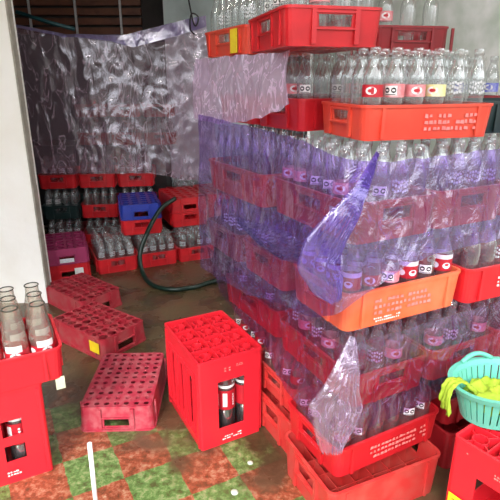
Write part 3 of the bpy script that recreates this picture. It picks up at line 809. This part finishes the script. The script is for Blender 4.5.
# left one, broad side to us
TL = (-.712-.365*math.sin(R(62)), 1.466-.365*math.cos(R(62)))
tl = tall_crate('tall bright red crate at the left picture edge carrying a crate of bottles', TL, 62, 'u', wy=[(.040, .105, .09, .155), (.040, .105, .19, .255), (-.105, -.04, .09, .155), (-.105, -.04, .19, .255)], h=.372, top=False)
for x in (.07, -.07): wave_print(tl, 'white_lettering', M['white'], x-.01, .045, .055, .022, 'y-', .262/2+.003, n=7)
for k, du in enumerate((.272, .100, .186)):
    o = copy_tree(bb); p = Vector((*TL, 0))+uu*du+vv*.055; o.location = (p.x, p.y, .009); o.rotation_euler.z = R(-30)+k*.2
    tag(o, ['large cola bottle behind the right windows of the left tall crate', 'large cola bottle behind the left windows of the left tall crate', 'large cola bottle at the right end inside the left tall crate', 'large cola bottle between the windows inside the left tall crate'][k], 'bottle', 'large cola bottles')
# crate with wide mouthed bottles on top of it
TLt = (-.635-.44*math.sin(R(62)), 1.49-.44*math.cos(R(62)))
lc = low_crate('bright', .120, False, False, grid=(5, 3)); put(lc, TLt, 62, .374, 'bright red crate of wide mouthed bottles on the left tall crate', 'u')
bm = bmesh.new(); box(bm, CL/2-.034, CL/2-.004, -CW/2+.012, -CW/2+.0135, -.046, .002); link('hanging_tag', bm, M['pale'], lc)
def wide_bottle():
    r = .0385; bm = bmesh.new()
    lathe(bm, [(0, r*.85), (.006, r), (.10, r*.97), (.15, r), (.185, r*.9), (.215, r*.72), (.24, r*.60), (.262, r*.60)], 18)
    o = link('wide_mouth_bottle', bm, M['glassb'])
    bm = bmesh.new(); n = 18; R1, R2 = r*.62, .0022
    rings = []
    for k in range(n):
        a = 2*PI*k/n; rings.append([bm.verts.new(((R1+R2*math.cos(b*PI/3))*math.cos(a), (R1+R2*math.cos(b*PI/3))*math.sin(a), .262+R2*math.sin(b*PI/3))) for b in range(6)])
    for k in range(n):
        for b in range(6): bm.faces.new((rings[k][b], rings[(k+1) % n][b], rings[(k+1) % n][(b+1) % 6], rings[k][(b+1) % 6])).smooth = True
    link('dark_lip', bm, glip, o)
    bm = bmesh.new(); band(bm, .085, .122, r+.0008, mi=0, n=20); band(bm, .118, .142, r+.0012, A0-.5, A0+.9, 8, 1)
    disc(bm, .105, A0+.3, .014, r+.0018, 1, 10, 1.3); disc(bm, .105, A0+.3, .006, r+.0024, 2, 8, 1.6); disc(bm, .105, A0-1, .011, r+.0018, 1, 10, 1.2)
    link('printed_label', bm, [M['lred'], M['white'], M['black']], o); return o
glip = mat('dark_glass_lip', (.045, .045, .035), .15)
wb = None
px, py = .416/5, .271/3
for j in range(3):
    for i in range(5):
        x, y = -.208+(i+.5)*px, -.1355+(j+.5)*py
        a = lc.rotation_euler.z; X = lc.location.x+x*math.cos(a)-y*math.sin(a); Y = lc.location.y+x*math.sin(a)+y*math.cos(a)
        if proj((X, Y, .6))[0] < -20: continue
        o = wb = wide_bottle() if wb is None else wb if False else (copy_tree(wb))
        o.location = (X, Y, .374+.0065); o.rotation_euler.z = R(20)+random.uniform(-.5, .5)
        tag(o, f"wide mouthed clear bottle, {ORD[4-i]} from the right, {['front','middle','back'][j]} row of the left crate", 'bottle', 'wide mouthed bottles in the left crate')
# right one with the basket
TR = (.588, 1.182)
uR, vR = basis(54)
# far side runs along az 54 (.365), near side along az 144 (.262)
cR = Vector((*TR, 0))+uR*.365/2-vR*.262/2
tr = tall_crate('tall bright red crate at the lower right carrying the mint basket', (0, 0), 54, 'u', wy=[(-.06, .06, .09, .285)], wx=[(-.055, .055, .10, .29)], slots_x=False)
tr.location = (cR.x, cR.y, 0); tr.rotation_euler.z = R(90-54)+PI
bm = bmesh.new(); box(bm, .365/2+.003, .365/2+.0045, -.125, -.045, .20, .27)
bm.free()
D = .365/2+.0035
# the visible near-left face is local x+ (after the half turn)
sticker(tr, 'yellow_label', M['yellow'], -.122, -.050, .135, .192, 'x+', D)
wave_print(tr, 'black_marks', M['black'], -.085, .172, .05, .014, 'x+', D+.0016, n=6)
wave_print(tr, 'white_marks', M['fade'], .02, .335, .05, .018, 'x+', D+.0016, n=6)
wave_print(tr, 'faded_marks', M['fade'], -.085, .350, .022, .018, 'x+', D+.0016, n=4)

# ================================================================= BASKET + CLOTH
bk = empty('oval_basket', (.748, 1.285, .387), R(15)); tag(bk, 'mint green oval slotted laundry basket on the right tall crate', 'basket')
def basket_part(z0, z1, ra0, ra1, n=72, ribs=True):
    bm = bmesh.new(); t = .004
    for k in range(n):
        if ribs and k % 2: continue
        a0, a1 = 2*PI*k/n, 2*PI*(k+(1.62 if ribs else 1))/n
        vs = []
        for (z, s) in ((z0, ra0), (z1, ra1)):
            for e in (0, -t):
                for a in (a0, a1): vs.append(bm.verts.new(((.148*s+e)*math.cos(a), (.112*s+e)*math.sin(a), z)))
        for f in ((0, 1, 5, 4), (3, 2, 6, 7), (2, 0, 4, 6), (1, 3, 7, 5), (4, 5, 7, 6), (1, 0, 2, 3)): bm.faces.new([vs[i] for i in f])
    return bm
link('slotted_wall', basket_part(.012, .105, .76, .96), M['mint'], bk)
link('lower_wall', basket_part(0, .014, .74, .765, ribs=False), M['mint'], bk)
bm = bmesh.new(); n = 48
for k in range(n):
    vs = []
    for (z, s) in ((.100, .955), (.118, 1.02)):
        for e in (.010, -.004):
            for a in (2*PI*k/n, 2*PI*(k+1)/n): vs.append(bm.verts.new(((.148*s+e)*math.cos(a), (.112*s+e)*math.sin(a), z)))
    for f in ((0, 1, 5, 4), (3, 2, 6, 7), (4, 5, 7, 6), (1, 0, 2, 3)): bm.faces.new([vs[i] for i in f])
link('rim', bm, M['mint'], bk)
bm = bmesh.new(); lathe(bm, [(0, .001), (.004, .082)], 40); 
for v in bm.verts: v.co.x *= 1.29
link('base', bm, M['mint'], bk)
for sy in (1, -1):
    bm = bmesh.new(); pts = []
    for k in range(13):
        a = PI/2*sy+(k/12-.5)*.75*1.0; zz = .118+.020*math.sin(PI*k/12)
        pts.append((.151*math.cos(a), .115*math.sin(a), zz))
    tube(bm, pts, .0075, 8); link('handle', bm, M['mint'], bk)
# cloth inside
bm = bmesh.new(); n = 40; G = {}
for i in range(n+1):
    for j in range(n+1):
        x, y = (i/n-.5)*2, (j/n-.5)*2
        rx = x*math.sqrt(max(0, 1-y*y/2))*.112; ry = y*math.sqrt(max(0, 1-x*x/2))*.084
        q = Vector((rx*22, ry*22, 1.3))
        z = .062+.030*(1-2*abs(noise.noise(q)))+.012*noise.noise(q*2.6)-.03*(x*x+y*y)*.5
        G[i, j] = bm.verts.new((rx, ry, min(z, .108)))
for i in range(n):
    for j in range(n): bm.faces.new((G[i, j], G[i+1, j], G[i+1, j+1], G[i, j+1])).smooth = True
cl = link('crumpled_cloth', bm, M['lime'], None, solid=.004, off=0); cl.location = bk.location+Vector((0, 0, -.003)); cl.rotation_euler.z = bk.rotation_euler.z
tag(cl, 'lime green crumpled cloth heaped inside the mint basket', 'cloth')
# cloth draped over the left rim
bm = bmesh.new(); G = {}
path = spline([(.085, -.01, .085), (.112, .0, .112), (.138, .0, .134), (.168, .0, .134), (.179, 0, .100), (.177, 0, .065), (.170, 0, .035)], 6)
for i, p in enumerate(path):
    for j in range(17):
        f = j/16-.5; wd = .046*(1-.25*math.sin(PI*i/(len(path)-1)))
        q = Vector((f*5, i*.22, 4))
        dn = .007*math.sin(f*17+i*.15)+.006*noise.noise(q)
        G[i, j] = bm.verts.new((p.x+max(dn, -.004)+(.012*abs(f) if i > 20 else 0), p.y+f*wd, p.z+.008*noise.noise(q*1.5)+(.012*noise.noise(Vector((f*4, 0, 9))) if i > 30 else 0)))
for i in range(len(path)-1):
    for j in range(16): bm.faces.new((G[i, j], G[i+1, j], G[i+1, j+1], G[i, j+1])).smooth = True
dr = link('draped_cloth', bm, M['lime'], None, solid=.003, off=1); dr.location = bk.location; dr.rotation_euler.z = bk.rotation_euler.z+PI
tag(dr, 'lime green cloth draped over the left rim of the mint basket', 'cloth')

# ================================================================= BOTTLES from the slots
slots.sort(key=lambda s: (not s[5], s[0], s[1].y))
ind = [s for s in slots if s[5]]; rest = [s for s in slots if not s[5]]
LIM = 296
extra = ind[LIM:]; ind = ind[:LIM]
from collections import Counter
cnt = Counter(s[3] for s in ind)
for pr_, p, k, lab, grp, _ in ind:
    o = bottle(k); o.location = p
    face = math.atan2(-p.y, -p.x)      # printed side turned outward
    o.rotation_euler.z = face+PI/2+random.uniform(-.45, .45)
    tag(o, lab, 'bottle', grp)
bm = bmesh.new()
for s in extra+rest:
    p = s[1]; n0 = len(bm.verts); lathe(bm, [(z+p.z, r) for z, r in PROF], 8, p.x, p.y)
st = link('glass_bottles', bm, M['glass']); tag(st, 'clear glass bottles filling the inner rows of the tower and back stacks', 'bottle', None, 'stuff')
print('bottles', len(ind), 'extra', len(extra), 'rest', len(rest))
# two bottles in the small top crate
for k, (dx, dy) in enumerate(((-.092, -.044), (0, -.044), (.092, -.044))):
    o = bottle('pink' if k == 0 else 'plain'); a = small_top.rotation_euler.z
    o.location = (small_top.location.x+dx*math.cos(a)-dy*math.sin(a), small_top.location.y+dx*math.sin(a)+dy*math.cos(a), small_top.location.z+.0055)
    tag(o, f"{'pink labelled' if k==0 else 'clear'} bottle, {ORD[k]} from left in the small dark top crate", 'bottle', 'bottles in the small top crate')

# ================================================================= CURTAIN, CORDS, HOSE
ct = empty('plastic_curtain', (0, 0, 0)); tag(ct, 'translucent mauve plastic curtain hung over the back crates', 'curtain')
film('sheet', M['curt'], [(-1.66, 3.86), (-1.0, 3.98), (-.33, 4.12)], [(-1.67, 3.84), (-1.05, 3.90), (-.25, 4.05)], [(0, 1.70), (.25, 1.64), (.55, 1.64), (.85, 1.74), (1, 1.76)],
     [(0, .66), (.3, .65), (.62, .645), (.8, .58), (1, .55)], 130, 90, .020, 12, parent=ct, freq=7)
film('folded_hem', M['curth'], [(-1.66, 3.845), (-1.0, 3.965), (-.33, 4.105)], [(-1.66, 3.83), (-1.0, 3.95), (-.33, 4.09)], [(0, 1.715), (.25, 1.655), (.55, 1.655), (.85, 1.755), (1, 1.80)],
     [(0, 1.695), (.25, 1.635), (.45, 1.62), (.6, 1.57), (.85, 1.66), (1, 1.72)], 90, 10, .010, 30, parent=ct, freq=5)
bm = bmesh.new(); tube(bm, spline([(-.50, 4.06, 2.75), (-.49, 4.05, 2.2), (-.43, 4.04, 1.80), (-.40, 4.03, 1.72), (-.38, 4.03, 1.78), (-.43, 4.03, 1.80), (-.44, 4.02, 1.70), (-.41, 4.02, 1.66)], 6), .006, 6)
tag(link('tie_cord', bm, M['rope']), 'black cord tying up the right corner of the plastic curtain', 'cord')
bm = bmesh.new(); tube(bm, [(-1.66, 3.90, 1.80), (-1.45, 3.93, 1.735), (-1.27, 3.95, 1.69)], .014, 8)
tag(link('curtain_rod', bm, M['teal']), 'dark teal rod at the upper left end of the curtain', 'rod')
bm = bmesh.new()
tube(bm, spline([(-.56, 3.68, .50), (-.66, 3.58, .44), (-.74, 3.42, .30), (-.785, 3.36, .16), (-.75, 3.27, .05), (-.66, 3.15, .0165), (-.52, 3.08, .0165), (-.38, 3.12, .0165), (-.26, 3.22, .0165), (-.12, 3.30, .0165)], 8), .0165, 12)
hs = tag(link('garden_hose', bm, M['hose']), 'dark green hose curving from the back crates down to the tower', 'hose')
# pole in front
bm = bmesh.new(); tube(bm, [(-.492, 1.245, 0), (-.489, 1.250, .30)], .0072, 12)
tag(link('thin_pole', bm, M['pvc']), 'thin white upright tube standing on the tiles in the foreground', 'tube')
# litter on the floor
for k, (x, y, s, lab) in enumerate(((-.055, 1.36, .013, 'crumpled pale wrapper on the tiles in front of the middle tall crate'), (-.10, 1.30, .009, 'small scrap of pale paper at the bottom edge near the wrapper'), (.0, 1.50, .010, 'small wet scrap at the foot of the middle tall crate'))):
    bm = bmesh.new(); bmesh.ops.create_icosphere(bm, subdivisions=3, radius=s)
    for v in bm.verts:
        q = v.co*60+Vector((k*7, 0, 0)); v.co *= 1+.45*noise.noise(q); v.co.z = max(v.co.z*.5, -.0)
    tag(link('paper_scrap', bm, M['paper']), lab, 'litter').location = (x, y, .0005)

# ================================================================= LIGHT
w = bpy.data.worlds.new('World'); S.world = w; w.use_nodes = True
nt = w.node_tree; N = nt.nodes; K = nt.links; bg = N['Background']
tc = N.new('ShaderNodeTexCoord'); sx = N.new('ShaderNodeSeparateXYZ'); K.new(tc.outputs['Generated'], sx.inputs[0])
no = N.new('ShaderNodeTexNoise'); no.inputs['Scale'].default_value = 3.2; no.inputs['Detail'].default_value = 4; K.new(tc.outputs['Generated'], no.inputs['Vector'])
ad = N.new('ShaderNodeMath'); ad.operation = 'MULTIPLY_ADD'; ad.inputs[1].default_value = .45; K.new(no.outputs['Fac'], ad.inputs[0]); K.new(sx.outputs['Z'], ad.inputs[2])
cr = N.new('ShaderNodeValToRGB'); cr.color_ramp.elements[0].position = .36; cr.color_ramp.elements[0].color = (.16, .15, .14, 1)
cr.color_ramp.elements[1].position = .52; cr.color_ramp.elements[1].color = (.93, .96, 1, 1)
K.new(ad.outputs[0], cr.inputs['Fac']); K.new(cr.outputs[0], bg.inputs['Color'])
bg.inputs['Strength'].default_value = 4.2
lm = emit('fill_tube_glow', (1, .98, .95), 42)  # glow of the added fill tubes
def fill_lamp(x, y, rz, lab):  # tube lamps added above the view as fill, to brighten the store
    l = empty('fill_tube_light', (x, y, 2.66), rz); tag(l, lab, 'fill_lamp', 'added fill tube lights')
    bm = bmesh.new(); box(bm, -.62, .62, -.06, .06, .03, .09); link('housing', bm, M['metal'], l)
    for s in (-.03, .03):
        bm = bmesh.new(); tube(bm, [(-.6, s, 0), (.6, s, 0)], .014, 10); link('tube', bm, lm, l)
    return l
fill_lamp(-.6, .9, R(20), 'added ceiling tube light for fill, nearest the entrance')
fill_lamp(.9, 2.7, R(-60), 'added ceiling tube light for fill, beside the stained right wall')
def area(x, y, z, sx, sy, e, rx=0, ry=0):
    d = bpy.data.lights.new('fill_lamp', 'AREA'); d.shape = 'RECTANGLE'; d.size = sx; d.size_y = sy; d.energy = e
    o = bpy.data.objects.new('lamp_glow', d); C.objects.link(o); o.location = (x, y, z); o.rotation_euler = (rx, ry, 0); return o
sd = bpy.data.lights.new('sun', 'SUN'); sd.energy = 2.6; sd.angle = R(12); sd.color = (1, .97, .92)
so = bpy.data.objects.new('daylight', sd); C.objects.link(so)
so.rotation_euler = Vector((.3, 1.0, -.95)).to_track_quat('-Z', 'Y').to_euler()

# ================================================================= CAMERA
cd = bpy.data.cameras.new('Camera'); cam = bpy.data.objects.new('Camera', cd); C.objects.link(cam)
cam.location = (0, 0, CH); cam.rotation_euler = (PI/2-PIT, 0, 0)
cd.sensor_width = 36; cd.lens = 36; cd.clip_start = .02
S.camera = cam
